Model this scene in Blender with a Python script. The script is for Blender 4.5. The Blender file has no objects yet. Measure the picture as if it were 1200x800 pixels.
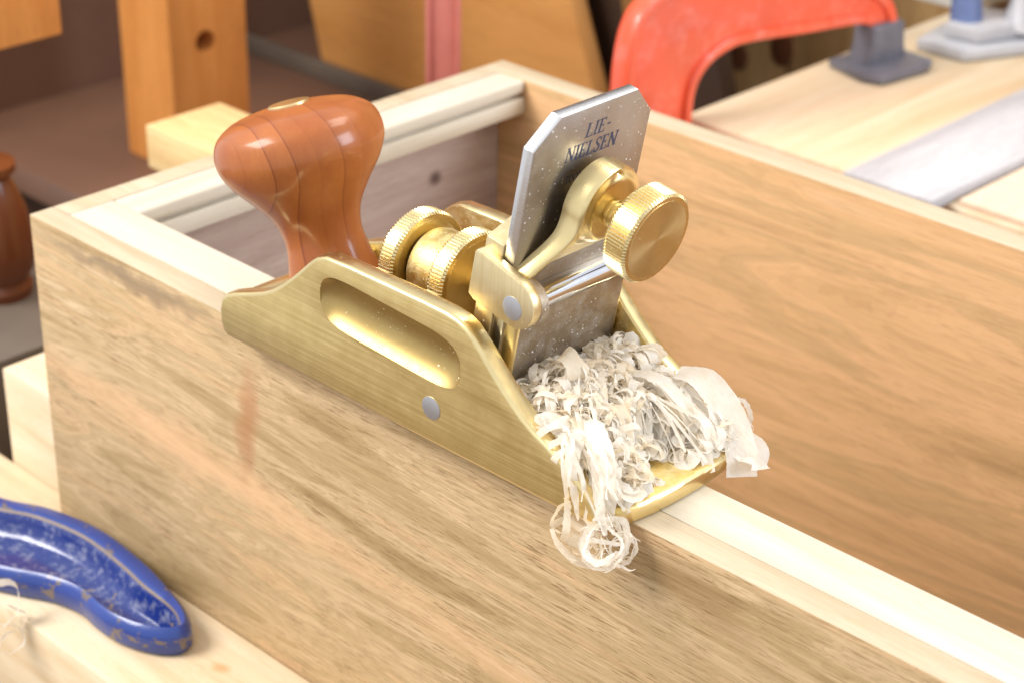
import bpy, bmesh, math, random
import numpy as np
from mathutils import Vector, Matrix
random.seed(7); rng = np.random.RandomState(7)
SC = bpy.context.scene
COL = SC.collection
MM = 0.001

# ------------------------------------------------------------------ camera
cam_d = bpy.data.cameras.new('camera'); cam = bpy.data.objects.new('camera', cam_d); COL.objects.link(cam)
SC.camera = cam
def cam_axes(yaw, pitch, roll):
    h = Vector((math.cos(yaw), math.sin(yaw), 0)); up = Vector((0, 0, 1))
    fwd = h*math.cos(pitch) - up*math.sin(pitch)
    right = Vector((math.sin(yaw), -math.cos(yaw), 0)); u = right.cross(fwd)
    r2 = right*math.cos(roll) + u*math.sin(roll); u2 = -right*math.sin(roll) + u*math.cos(roll)
    return r2, u2, fwd
r_, u_, f_ = cam_axes(math.radians(133.3342), math.radians(27.4051), math.radians(1.1278))
mw = Matrix((r_, u_, -f_)).transposed().to_4x4()
mw.translation = Vector((466.9, -284.6, 234.1))*MM
cam.matrix_world = mw
cam_d.sensor_width = 36.0; cam_d.lens = 2269.38/1200*36
cam_d.clip_start = 0.02; cam_d.clip_end = 20
cam_d.dof.use_dof = True; cam_d.dof.focus_distance = 0.448; cam_d.dof.aperture_fstop = 20.0

# ------------------------------------------------------------------ world and lamps
W = bpy.data.worlds.new('World'); SC.world = W; W.use_nodes = True
bg = W.node_tree.nodes['Background']; bg.inputs[0].default_value = (0.93, 0.95, 1.0, 1); bg.inputs[1].default_value = 0.72

def area(name, loc, target, size, power, color, size_y=None):
    l = bpy.data.lights.new(name, 'AREA'); l.energy = power; l.color = color
    l.shape = 'RECTANGLE'; l.size = size; l.size_y = size_y or size
    o = bpy.data.objects.new(name, l); COL.objects.link(o)
    o.location = loc
    o.rotation_euler = (Vector(target) - Vector(loc)).to_track_quat('-Z', 'Y').to_euler()
    return o
area('ceiling_lamp', (-0.46, -0.72, 0.86), (0.15, 0.03, -0.03), 0.7, 15, (1.0, 0.965, 0.92), 0.5)
area('ceiling_lamp', (0.25, 0.75, 1.35), (0.15, 0.25, 0), 0.9, 8.5, (1.0, 0.93, 0.84), 0.45)
area('window_light', (1.25, 0.62, 0.48), (0.15, 0.05, 0), 0.45, 9, (0.78, 0.87, 1.0), 0.6)
SC.view_settings.view_transform = 'Standard'; SC.view_settings.look = 'None'
SC.view_settings.exposure = 0.56; SC.view_settings.gamma = 1.0
SC.cycles.use_denoising = True
SC.cycles.max_bounces = 7; SC.cycles.diffuse_bounces = 4; SC.cycles.glossy_bounces = 4

# ------------------------------------------------------------------ materials
class NT:
    def __init__(s, name):
        s.m = bpy.data.materials.new(name); s.m.use_nodes = True
        s.t = s.m.node_tree; s.t.nodes.clear()
        s.out = s.n('ShaderNodeOutputMaterial')
    def n(s, ty, **kw):
        nd = s.t.nodes.new(ty)
        for k, v in kw.items(): setattr(nd, k, v)
        return nd
    def l(s, a, b): s.t.links.new(a, b)
    def coords(s, scale=(1, 1, 1), rot=(0, 0, 0), loc=(0, 0, 0)):
        tc = s.n('ShaderNodeTexCoord'); mp = s.n('ShaderNodeMapping')
        mp.inputs['Scale'].default_value = [1000*v for v in scale]   # object space, in millimetres
        mp.inputs['Rotation'].default_value = rot; mp.inputs['Location'].default_value = loc
        s.l(tc.outputs['Object'], mp.inputs[0]); return mp.outputs[0]
    def noise(s, vec, scale=1.0, detail=4, rough=0.5, dist=0.0):
        nd = s.n('ShaderNodeTexNoise'); s.l(vec, nd.inputs['Vector'])
        nd.inputs['Scale'].default_value = scale; nd.inputs['Detail'].default_value = detail
        nd.inputs['Roughness'].default_value = rough; nd.inputs['Distortion'].default_value = dist
        return nd.outputs[0]
    def ramp(s, fac, stops, interp='LINEAR'):
        nd = s.n('ShaderNodeValToRGB'); s.l(fac, nd.inputs[0]); cr = nd.color_ramp; cr.interpolation = interp
        while len(cr.elements) < len(stops): cr.elements.new(0.5)
        for e, (p, c) in zip(cr.elements, stops):
            e.position = p; e.color = (c, c, c, 1) if isinstance(c, (int, float)) else (*c, 1)
        return nd.outputs[0]
    def math(s, op, a, b=None, clamp=False):
        nd = s.n('ShaderNodeMath', operation=op, use_clamp=clamp)
        for i, v in enumerate((a, b)):
            if v is None: continue
            if isinstance(v, (int, float)): nd.inputs[i].default_value = v
            else: s.l(v, nd.inputs[i])
        return nd.outputs[0]
    def mix(s, fac, a, b, blend='MIX'):
        nd = s.n('ShaderNodeMix', data_type='RGBA', blend_type=blend)
        for sk, v in ((nd.inputs[0], fac), (nd.inputs[6], a), (nd.inputs[7], b)):
            if isinstance(v, (int, float)): sk.default_value = v
            elif isinstance(v, tuple): sk.default_value = (*v, 1)
            else: s.l(v, sk)
        return nd.outputs[2]
    def bump(s, h, strength=0.3, dist=0.0002, prev=None):
        nd = s.n('ShaderNodeBump'); s.l(h, nd.inputs['Height'])
        nd.inputs['Strength'].default_value = strength; nd.inputs['Distance'].default_value = dist
        if prev is not None: s.l(prev, nd.inputs['Normal'])
        return nd.outputs[0]
    def principled(s, color, rough=0.5, metal=0.0, normal=None, **kw):
        p = s.n('ShaderNodeBsdfPrincipled')
        for k, v in (('Base Color', color), ('Roughness', rough), ('Metallic', metal)):
            if isinstance(v, (int, float)): p.inputs[k].default_value = v
            elif isinstance(v, tuple): p.inputs[k].default_value = (*v, 1)
            else: s.l(v, p.inputs[k])
        if normal is not None: s.l(normal, p.inputs['Normal'])
        for k, v in kw.items(): p.inputs[k.replace('_', ' ')].default_value = v
        return p
    def done(s, sh):
        s.l(sh, s.out.inputs[0]); return s.m

def wood(name, stops, axis='x', seed=0.0, band=0.055, pores=0.35, pore_col=(0.16, 0.09, 0.045), tilt=0.0, rough=0.55, fibre=0.22, extra=None, warp=0.8, rings=26, ring_amt=0.20):
    """board timber: growth bands along the grain, fine fibres, short pore strokes"""
    T = NT(name)
    rot = {'x': (0, tilt, 0), 'y': (0, 0, math.pi/2), 'z': (0, math.pi/2, 0)}[axis]
    base = T.coords((1, 1, 1), rot, (seed*37.1, seed*11.3, seed*23.7))
    def st(sx, s):
        mp = T.n('ShaderNodeMapping'); mp.inputs['Scale'].default_value = (sx, s, s); T.l(base, mp.inputs[0]); return mp.outputs[0]
    b = T.noise(st(band*0.10, band), 1, 5, 0.55, warp)
    col = T.ramp(b, stops)
    ring = T.ramp(T.math('FRACT', T.math('MULTIPLY', b, rings)), [(0.0, 0.0), (0.65, 0.22), (0.94, 1.0), (1.0, 0.0)])
    col = T.mix(T.math('MULTIPLY', ring, ring_amt), col, pore_col)
    f1 = T.noise(st(0.045, 1.5), 1, 5, 0.75, 0.15)
    col = T.mix(T.math('MULTIPLY', T.ramp(f1, [(0.35, 1.0), (0.7, 0.0)]), fibre), col, (0.30, 0.19, 0.10), 'MULTIPLY')
    p1 = T.noise(st(0.10, 1.7), 1, 4, 0.7)
    zone = T.ramp(T.noise(st(0.012, 0.05), 1, 2), [(0.38, 0.25), (0.62, 1.0)])
    pm = T.math('MULTIPLY', T.math('MULTIPLY', T.ramp(p1, [(0.54, 0.0), (0.63, 1.0)]), zone), pores)
    col = T.mix(pm, col, pore_col)
    if extra: col = extra(T, col)
    h = T.math('ADD', T.math('MULTIPLY', f1, 0.6), T.math('MULTIPLY', pm, -0.8))
    nr = T.bump(h, 0.35, 0.00015)
    return T.done(T.principled(col, rough, 0, nr, Specular_IOR_Level=0.14).outputs[0])

def gauss_mark(center, radii, color, amt, noise_amt=0.6, rot=0.0):
    """a soft edged patch in the timber colour: knot, streak or painted shadow"""
    def f(T, col):
        v = T.coords((1, 1, 1))
        nz = T.n('ShaderNodeTexNoise'); T.l(v, nz.inputs['Vector']); nz.inputs['Scale'].default_value = 0.13; nz.inputs['Detail'].default_value = 3
        ad = T.n('ShaderNodeVectorMath', operation='MULTIPLY_ADD'); T.l(nz.outputs['Color'], ad.inputs[0])
        ad.inputs[1].default_value = (noise_amt*10,)*3; T.l(v, ad.inputs[2])
        mp = T.n('ShaderNodeMapping', vector_type='TEXTURE'); T.l(ad.outputs[0], mp.inputs[0])
        mp.inputs['Location'].default_value = [c + noise_amt*5 for c in center]; mp.inputs['Scale'].default_value = radii; mp.inputs['Rotation'].default_value = (0, rot, 0)
        ln = T.n('ShaderNodeVectorMath', operation='LENGTH'); T.l(mp.outputs[0], ln.inputs[0])
        m = T.ramp(ln.outputs[1], [(0.15, 1.0), (1.0, 0.0)], 'EASE')
        return T.mix(T.math('MULTIPLY', m, amt), col, color)
    return f
def chain(*fs):
    def g(T, col):
        for f in fs: col = f(T, col)
        return col
    return g

def dusty(T, shader, amount=1.0, scale=1.0, colr=(0.85, 0.80, 0.70), patch=0.0):
    """specks of sanding dust lying on a shader"""
    v = T.coords((scale, scale, scale))
    mask = T.ramp(T.noise(v, 0.10, 3), [(0.30, 0.15), (0.62, 1.0)])
    m = None
    for sc_, rad in ((0.75, 0.20), (1.5, 0.22)):
        vo = T.n('ShaderNodeTexVoronoi'); T.l(v, vo.inputs['Vector']); vo.inputs['Scale'].default_value = sc_
        sp = T.n('ShaderNodeSeparateColor'); T.l(vo.outputs['Color'], sp.inputs[0])
        rr = T.math('MULTIPLY', T.math('MULTIPLY', sp.outputs[0], rad), T.math('LESS_THAN', sp.outputs[1], T.math('MULTIPLY', mask, 0.62*min(1.0, amount))))
        k = T.math('LESS_THAN', vo.outputs['Distance'], rr)
        m = k if m is None else T.math('MAXIMUM', m, k)
    m = T.math('MULTIPLY', m, 0.8)
    if patch: m = T.math('MAXIMUM', m, T.math('MULTIPLY', T.ramp(T.noise(v, 0.25, 5, 0.7), [(0.45, 0.0), (0.7, 1.0)]), patch))
    d = T.n('ShaderNodeBsdfDiffuse'); d.inputs[0].default_value = (*colr, 1)
    mx = T.n('ShaderNodeMixShader'); T.l(m, mx.inputs[0]); T.l(shader, mx.inputs[1]); T.l(d.outputs[0], mx.inputs[2])
    return mx.outputs[0]

def brass(name, base=(0.80, 0.62, 0.26), rough=0.28, brushed=None, dust=0.0, aniso=0.0, patch=0.0, cast=0.0, dark=(0.55, 0.38, 0.12)):
    T = NT(name)
    v = T.coords()
    n1 = T.noise(v, 0.12, 4, 0.6)
    col = T.mix(T.ramp(n1, [(0.35, 0.0), (0.75, 0.55)]), base, dark)
    nr = None
    rg = T.math('ADD', T.math('MULTIPLY', T.noise(v, 0.5, 4), 0.16), rough - 0.08)
    if brushed:
        vb = T.coords(brushed)
        nb = T.noise(vb, 1, 4, 0.7)
        col = T.mix(T.math('MULTIPLY', T.ramp(nb, [(0.35, 1.0), (0.62, 0.0)]), 0.55), col, dark)
        nr = T.bump(nb, 0.22, 0.00006)
        rg = T.math('ADD', T.math('MULTIPLY', nb, 0.22), rough - 0.05)
    if cast:
        nr = T.bump(T.noise(v, 2.2, 4, 0.65), cast, 0.0002, nr)
    p = T.principled(col, rg, 1.0, nr)
    if aniso:
        tg = T.n('ShaderNodeTangent', direction_type='RADIAL', axis='Z'); T.l(tg.outputs[0], p.inputs['Tangent'])
        p.inputs['Anisotropic'].default_value = aniso
    sh = p.outputs[0]
    if dust: sh = dusty(T, sh, dust, 1.0, (0.84, 0.74, 0.48), patch)
    return T.done(sh)

def steel(name, base=(0.62, 0.60, 0.58), rough=0.25, brushed=None, dust=0.0, tint=None, patch=0.0, cast=0.0):
    T = NT(name); v = T.coords()
    col = base
    if tint: col = T.mix(T.ramp(T.noise(v, 0.07, 3), [(0.35, 0.0), (0.7, 1.0)]), base, tint)
    nr = None; rg = T.math('ADD', T.math('MULTIPLY', T.noise(v, 0.3, 4), 0.14), rough - 0.07)
    if brushed:
        nb = T.noise(T.coords(brushed), 1, 4, 0.7); nr = T.bump(nb, 0.25, 0.00006)
    if cast: nr = T.bump(T.noise(v, 2.6, 4, 0.65), cast, 0.0002, nr)
    p = T.principled(col, rg, 1.0, nr)
    sh = p.outputs[0]
    if dust: sh = dusty(T, sh, dust, 1.0, (0.86, 0.82, 0.76), patch)
    return T.done(sh)

def paint(name, col, wear=0.3, wear_col=(0.16, 0.13, 0.12), rough=0.3, dust=0.0, rust=0.5, dcol=(0.6, 0.62, 0.66), dscale=0.9):
    T = NT(name); v = T.coords()
    n1 = T.noise(v, 0.16, 6, 0.68, 0.6)
    w = T.ramp(n1, [(0.70 - 0.2*wear, 0.0), (0.73 - 0.2*wear, 1.0)])
    c = T.mix(T.ramp(T.noise(v, 0.05, 3), [(0.3, 0.0), (0.7, 0.35)]), col, tuple(0.5*a for a in col))
    if dust:  # second tone: dust on the blue, painted pink highlights on the reds
        c = T.mix(T.math('MULTIPLY', T.ramp(T.noise(v, dscale, 6, 0.75), [(0.50, 0.0), (0.66, 1.0)]), dust), c, dcol)
    c = T.mix(w, c, wear_col)
    nr = T.bump(T.noise(v, 0.7, 4), 0.25, 0.0003); nr = T.bump(w, -0.3, 0.0003) if False else nr
    return T.done(T.principled(c, rough, 0, nr, Coat_Weight=0.5, Coat_Roughness=0.12).outputs[0])

def plain(name, col, rough=0.6, var=0.3, scale=0.05, axis=None):
    T = NT(name); v = T.coords(axis or (1, 1, 1))
    c = T.mix(T.math('MULTIPLY', T.ramp(T.noise(v, scale, 5, 0.6), [(0.3, 0.0), (0.7, 1.0)]), var), col, tuple(0.45*a for a in col))
    return T.done(T.principled(c, rough).outputs[0])

M = {}
W_TAN = [(0.32, (0.36, 0.245, 0.115)), (0.41, (0.50, 0.36, 0.185)), (0.47, (0.64, 0.465, 0.27)), (0.52, (0.53, 0.39, 0.21)), (0.57, (0.67, 0.46, 0.26)), (0.62, (0.53, 0.375, 0.19)), (0.69, (0.70, 0.525, 0.325))]
W_ORG = [(0.30, (0.42, 0.26, 0.125)), (0.41, (0.64, 0.40, 0.20)), (0.50, (0.74, 0.455, 0.24)), (0.56, (0.58, 0.38, 0.19)), (0.64, (0.72, 0.44, 0.225)), (0.74, (0.70, 0.48, 0.28))]
W_CRM = [(0.30, (0.53, 0.455, 0.345)), (0.5, (0.60, 0.535, 0.425)), (0.7, (0.64, 0.585, 0.485))]
W_PUR = [(0.30, (0.33, 0.24, 0.20)), (0.5, (0.46, 0.35, 0.30)), (0.7, (0.52, 0.42, 0.36))]  # end board: cool shade of its inner face put into the poplar colour
W_PIN = [(0.30, (0.66, 0.50, 0.31)), (0.5, (0.74, 0.61, 0.42)), (0.7, (0.78, 0.68, 0.51))]
grain_and_shade_marks = chain(gauss_mark((99.5, 0, -31), (6.5, 30, 27), (0.36, 0.17, 0.075), 0.72, 0.9, 0.12),
               gauss_mark((70, 0, -51), (110, 30, 8.5), (0.70, 0.43, 0.24), 0.55, 0.8, 0.05),
               gauss_mark((200, 0, -62), (80, 30, 7.0), (0.70, 0.44, 0.25), 0.45, 0.8, 0.06),
               gauss_mark((255, 0, -10), (26, 30, 9), (0.26, 0.15, 0.065), 0.5, 0.8, 0.30),  # dark grain and the cast shadow of the shavings, painted on the board
               gauss_mark((48, 0, -5), (62, 30, 4.5), (0.20, 0.14, 0.085), 0.7, 0.9),
               gauss_mark((310, 0, -45), (130, 40, 45), (0.30, 0.20, 0.085), 0.45, 0.8))  # broad olive tone, darker towards the lower right
M['wall_front'] = wood('tan_poplar_board', W_TAN, 'x', 1.3, 0.075, 1.0, (0.23, 0.135, 0.058), extra=grain_and_shade_marks, fibre=0.38, ring_amt=0.3)
M['wall_back'] = wood('orange_poplar_board', W_ORG, 'x', 4.1, 0.05, 0.4, (0.34, 0.19, 0.08), fibre=0.22)
M['wall_end'] = wood('shade_mauve_poplar_board', W_PUR, 'y', 2.2, 0.06, 0.25, extra=gauss_mark((8, 160, -32), (30, 4.5, 4.0), (0.10, 0.06, 0.05), 0.9, 0.15))
M['cream'] = wood('cream_strip_timber', W_CRM, 'x', 3.0, 0.10, 0.10, (0.55, 0.42, 0.26), fibre=0.10)
M['cream_y'] = wood('cream_cross_timber', W_CRM, 'y', 5.0, 0.10, 0.10, (0.55, 0.42, 0.26), fibre=0.10)
M['pine'] = wood('pale_pine', W_PIN, 'x', 6.0, 0.07, 0.10, (0.62, 0.33, 0.12), fibre=0.12,
    extra=chain(gauss_mark((100, -14, -106), (5, 3, 6), (0.62, 0.28, 0.09), 0.6, 0.3), gauss_mark((117, -18, -106), (6, 2, 6), (0.62, 0.28, 0.09), 0.5, 0.3)))
M['pine_y'] = wood('pale_pine_crossways', W_PIN, 'y', 7.0, 0.06, 0.05, (0.62, 0.33, 0.12), fibre=0.14)
M['pine_end'] = wood('honey_pine', [(0.3, (0.70, 0.46, 0.20)), (0.6, (0.82, 0.60, 0.30))], 'x', 9.0, 0.2, 0.1, fibre=0.2)
M['post'] = wood('orange_fir', [(0.3, (0.60, 0.225, 0.050)), (0.6, (0.70, 0.29, 0.075))], 'z', 2.0, 0.08, 0.05, fibre=0.2)
M['tan'] = wood('tan_plywood', [(0.3, (0.60, 0.275, 0.075)), (0.6, (0.68, 0.33, 0.10))], 'x', 5.5, 0.04, 0.03, fibre=0.08)
M['plank'] = wood('knotty_pine', [(0.3, (0.55, 0.32, 0.13)), (0.6, (0.70, 0.45, 0.20))], 'z', 8.5, 0.05, 0.1, fibre=0.25)
M['knotmark'] = plain('knot_brown', (0.18, 0.06, 0.02), 0.6)
M['pink'] = wood('pinkish_board', [(0.3, (0.74, 0.55, 0.40)), (0.6, (0.80, 0.63, 0.48))], 'y', 1.5, 0.05, 0.05, fibre=0.1)
M['grey_board'] = wood('greyed_board', [(0.3, (0.42, 0.42, 0.44)), (0.6, (0.58, 0.58, 0.60))], 'y', 3.5, 0.06, 0.1, fibre=0.2)
M['brown'] = plain('brown_shelf_paint', (0.16, 0.080, 0.048), 0.5, 0.3, 0.02)
M['dark'] = plain('dark_brown_timber', (0.055, 0.026, 0.012), 0.6, 0.4, 0.03)
M['amber'] = plain('amber_board', (0.26, 0.12, 0.03), 0.6, 0.4, 0.03)
M['trim'] = plain('grey_brown_trim', (0.13, 0.10, 0.075), 0.5, 0.3)
M['bench'] = plain('bench_brown', (0.16, 0.11, 0.07), 0.6, 0.4, 0.03)
M['floor'] = plain('dark_floor', (0.06, 0.05, 0.045), 0.7, 0.4, 0.01)
M['brass_side'] = brass('brushed_brass', (0.84, 0.66, 0.31), 0.37, (0.02, 1.5, 1.7), 0.0, dark=(0.54, 0.38, 0.13))
M['brass'] = brass('polished_brass', (0.84, 0.68, 0.35), 0.31, None, 0.10, dark=(0.70, 0.55, 0.26))
M['brass_cove'] = brass('shade_darkened_brass_cove', (0.47, 0.34, 0.135), 0.42, None, 0.35, dark=(0.42, 0.28, 0.09))  # cove shade painted in: same brass, base darkened against the lamp's reflection
M['brass_frog'] = brass('satin_brass', (0.80, 0.68, 0.43), 0.36, (1.5, 1.5, 0.06), 0.35, dark=(0.66, 0.50, 0.22))
M['brass_dusty'] = brass('dusty_cast_brass', (0.72, 0.55, 0.20), 0.38, None, 0.75, patch=0.40, cast=0.5)
M['knurl'] = brass('knurled_brass', (0.85, 0.71, 0.40), 0.26, None, 0.25, aniso=0.0)
M['turned'] = brass('turned_brass_face', (0.74, 0.60, 0.32), 0.36, None, 0.14, aniso=0.65)
M['blade'] = steel('ground_steel', (0.45, 0.42, 0.40), 0.38, (1.8, 0.03, 1.8), 1.0, (0.38, 0.335, 0.295))
M['blade_edge'] = steel('ground_steel_edge', (0.72, 0.71, 0.70), 0.22, (0.05, 4.0, 4.0))
M['cap_face'] = steel('cast_bronze_skin', (0.42, 0.345, 0.25), 0.42, None, 1.0, (0.35, 0.285, 0.21), 0.12, 0.6)
M['rod'] = steel('polished_steel', (0.75, 0.76, 0.80), 0.10)
M['pin'] = steel('grey_pin', (0.50, 0.50, 0.52), 0.45)
M['ink'] = plain('stamped_dark_blue', (0.045, 0.055, 0.10), 0.5, 0.2)
M['blue'] = paint('chipped_blue_paint', (0.013, 0.047, 0.27), 0.56, (0.14, 0.105, 0.085), 0.32, 0.0)
M['blue_dusty_shaded'] = paint('dusty_shaded_blue_paint', (0.007, 0.026, 0.19), 0.3, (0.20, 0.15, 0.11), 0.24, 0.30, dscale=0.3)  # clamp recess: real dust, plus blue darkened to paint in the recess shade
M['rim_bare'] = plain('bare_iron_rim', (0.22, 0.165, 0.135), 0.5, 0.5, 0.3)
M['rim_worn'] = paint('worn_rim', (0.014, 0.045, 0.25), 0.75, (0.15, 0.115, 0.095), 0.45)
M['red'] = paint('scuffed_highlit_red_paint', (0.86, 0.11, 0.045), -0.1, (0.30, 0.12, 0.10), 0.35, 0.3, dcol=(0.90, 0.36, 0.31), dscale=0.07)  # scuffs, plus pink mottling that paints in the highlights
M['red_bar'] = paint('highlit_red_paint', (0.74, 0.24, 0.19), -0.3, (0.35, 0.3, 0.28), 0.4, 0.3, dcol=(0.85, 0.45, 0.4))  # red paint with the pink of its highlights put into the colour
M['iron'] = plain('dark_cast_iron', (0.16, 0.16, 0.19), 0.35, 0.5, 0.2)
M['clamp_grey'] = plain('grey_cast_iron', (0.50, 0.50, 0.52), 0.4, 0.3, 0.1)
M['blue_grey'] = plain('blue_steel_paint', (0.13, 0.18, 0.36), 0.4, 0.4, 0.1)
M['white'] = plain('off_white_card', (0.72, 0.70, 0.64), 0.7, 0.2)

def cherry():
    T = NT('varnished_cherry')
    v = T.coords((1, 1, 1))
    mp = T.n('ShaderNodeMapping'); T.l(v, mp.inputs[0]); mp.inputs['Rotation'].default_value = (0, 0, math.radians(-72))
    nz = T.noise(mp.outputs[0], 0.022, 1, 0.4)
    sx = T.n('ShaderNodeSeparateXYZ'); T.l(mp.outputs[0], sx.inputs[0])
    # growth layers: sheets at uneven spacing across the blank, bowed
    bow = T.math('MULTIPLY', T.math('POWER', T.math('MULTIPLY', T.math('SUBTRACT', sx.outputs[2], 36), 0.03), 2), 1.6)
    d = T.math('ADD', T.math('ADD', sx.outputs[0], T.math('MULTIPLY', nz, 16.0)), bow)
    ph = T.math('FRACT', T.math('MULTIPLY', d, 0.17))
    line = T.ramp(ph, [(0.0, 0.0), (0.45, 0.08), (0.86, 0.35), (0.93, 1.0), (0.97, 0.0)])
    wn = T.n('ShaderNodeTexWhiteNoise', noise_dimensions='1D'); T.l(T.math('FLOOR', T.math('MULTIPLY', d, 0.17)), wn.inputs['W'])
    amp = T.ramp(wn.outputs['Value'], [(0.2, 0.25), (0.8, 1.0)])
    st = T.n('ShaderNodeMapping'); st.inputs['Scale'].default_value = (1.2, 1.2, 0.12); T.l(mp.outputs[0], st.inputs[0])
    fl = T.noise(st.outputs[0], 1.2, 4, 0.6)
    col = T.mix(T.ramp(T.noise(v, 0.045, 3), [(0.35, 0), (0.65, 1)]), (0.30, 0.082, 0.018), (0.41, 0.13, 0.030))
    col = T.mix(T.math('MULTIPLY', T.ramp(fl, [(0.4, 0.0), (0.7, 1.0)]), 0.22), col, (0.25, 0.06, 0.015))
    col = T.mix(T.math('MULTIPLY', T.math('MULTIPLY', line, amp), 0.80), col, (0.16, 0.035, 0.012))
    nr = T.bump(T.noise(v, 0.35, 3), 0.06, 0.0003)
    p = T.principled(col, 0.5, 0, nr, Specular_IOR_Level=0.2, Coat_Weight=0.5, Coat_Roughness=0.17)
    return T.done(p.outputs[0])
M['cherry'] = cherry()
M['mahogany'] = NT('dark_mahogany'); M['mahogany'] = M['mahogany'].done(M['mahogany'].principled((0.13, 0.035, 0.010), 0.25).outputs[0])

def shaving_mat(name, col, col2):
    T = NT(name); v = T.coords()
    c = T.mix(T.ramp(T.noise(v, 0.3, 4), [(0.35, 0.0), (0.7, 1.0)]), col, col2)
    st = T.noise(T.coords((0.25, 2.2, 0.6)), 1, 3, 0.6)
    c = T.mix(T.math('MULTIPLY', T.ramp(st, [(0.5, 0.0), (0.68, 1.0)]), 0.30), c, (0.74, 0.60, 0.42))
    d = T.principled(c, 0.75, 0, T.bump(st, 0.5, 0.0002), Specular_IOR_Level=0.2)
    t = T.n('ShaderNodeBsdfTranslucent'); T.l(c, t.inputs[0])
    mx = T.n('ShaderNodeMixShader'); mx.inputs[0].default_value = 0.48; T.l(d.outputs[0], mx.inputs[1]); T.l(t.outputs[0], mx.inputs[2])
    return T.done(mx.outputs[0])
M['shaving'] = shaving_mat('pale_shaving', (0.93, 0.865, 0.75), (0.95, 0.91, 0.84))
M['shaving2'] = shaving_mat('cream_shaving', (0.91, 0.79, 0.60), (0.94, 0.86, 0.72))

# ------------------------------------------------------------------ mesh helpers (coordinates in millimetres)
def sharp(me, ang=32):
    bm = bmesh.new(); bm.from_mesh(me)
    bmesh.ops.recalc_face_normals(bm, faces=bm.faces)
    a = math.radians(ang)
    for f in bm.faces: f.smooth = True
    for e in bm.edges:
        e.smooth = not (len(e.link_faces) != 2 or e.calc_face_angle(0) > a)
    bm.to_mesh(me); bm.free()
def link(name, me, mat, parent=None, mats=None):
    o = bpy.data.objects.new(name, me); COL.objects.link(o)
    for m in (mats or [mat]): me.materials.append(m)
    if parent: o.parent = parent
    return o
def mesh(name, V, F, mat, parent=None, recalc=True, ang=32, mats=None, fm=None):
    me = bpy.data.meshes.new(name)
    me.from_pydata([tuple(float(c)*MM for c in v) for v in V], [], [tuple(f) for f in F])
    if fm is not None: me.polygons.foreach_set('material_index', fm)
    if recalc: sharp(me, ang)
    else:
        for p in me.polygons: p.use_smooth = True
    return link(name, me, mat, parent, mats)
def bevel_me(me, w, seg=2, ang=30):
    bm = bmesh.new(); bm.from_mesh(me); bmesh.ops.recalc_face_normals(bm, faces=bm.faces)
    es = [e for e in bm.edges if len(e.link_faces) == 2 and e.calc_face_angle(0) > math.radians(ang)]
    bmesh.ops.bevel(bm, geom=es, offset=w*MM, segments=seg, profile=0.5, affect='EDGES', clamp_overlap=True)
    bm.to_mesh(me); bm.free()
def box(name, lo, hi, mat, parent=None, bev=0.5, seg=2):
    (x0, y0, z0), (x1, y1, z1) = lo, hi
    V = [(x, y, z) for x in (x0, x1) for y in (y0, y1) for z in (z0, z1)]
    F = [(0, 1, 3, 2), (4, 6, 7, 5), (0, 4, 5, 1), (2, 3, 7, 6), (0, 2, 6, 4), (1, 5, 7, 3)]
    o = mesh(name, V, F, mat, parent)
    if bev: bevel_me(o.data, bev, seg); sharp(o.data)
    return o
def prism(name, poly, to3d, h0, h1, mat, parent=None, bev=0.0, seg=2, ang=32, bang=50):
    n = len(poly)
    V = [to3d(p[0], p[1], h0) for p in poly] + [to3d(p[0], p[1], h1) for p in poly]
    F = [tuple(range(n))[::-1], tuple(range(n, 2*n))] + [(i, (i+1) % n, n+(i+1) % n, n+i) for i in range(n)]
    o = mesh(name, V, F, mat, parent)
    if bev: bevel_me(o.data, bev, seg, bang); sharp(o.data, ang)
    return o
def frame(origin, zaxis, xhint=(0, 0, 1)):
    z = Vector(zaxis).normalized(); y = z.cross(Vector(xhint)).normalized(); x = y.cross(z)
    m = Matrix((x, y, z)).transposed().to_4x4(); m.translation = Vector(origin)*MM
    return m
def lathe(name, prof, mat, parent=None, mtx=None, seg=64, ang=32, cap=True):
    V, F = [], []
    for r, z in prof:
        for k in range(seg):
            a = 2*math.pi*k/seg; V.append((r*math.cos(a), r*math.sin(a), z))
    for i in range(len(prof)-1):
        for k in range(seg):
            F.append((i*seg+k, i*seg+(k+1) % seg, (i+1)*seg+(k+1) % seg, (i+1)*seg+k))
    if cap:
        F.append(tuple(range(seg))[::-1]); F.append(tuple(range((len(prof)-1)*seg, len(prof)*seg)))
    o = mesh(name, V, F, mat, parent, ang=ang)
    if mtx is not None: o.matrix_world = mtx
    return o
def knurled(name, R, T_, teeth, mat, parent, mtx, depth=0.42, chamfer=0.7):
    """knurled disc, local z from 0 (back) to T_ (front)"""
    seg = teeth*4; V, F = [], []
    prof = [(R-chamfer-1.2, 0, 0), (R-chamfer, 0, 0), (R, chamfer, 1), (R, T_-chamfer, 1), (R-chamfer, T_, 0), (R-chamfer-1.4, T_, 0)]
    for r, z, kn in prof:
        for k in range(seg):
            a = 2*math.pi*k/seg; rr = r - (depth if (kn and k % 4 in (2, 3)) else 0)
            V.append((rr*math.cos(a), rr*math.sin(a), z))
    for i in range(len(prof)-1):
        for k in range(seg): F.append((i*seg+k, i*seg+(k+1) % seg, (i+1)*seg+(k+1) % seg, (i+1)*seg+k))
    F.append(tuple(range(seg))[::-1]); F.append(tuple(range((len(prof)-1)*seg, len(prof)*seg)))
    o = mesh(name, V, F, mat, parent, ang=20); o.matrix_world = mtx
    return o
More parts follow.
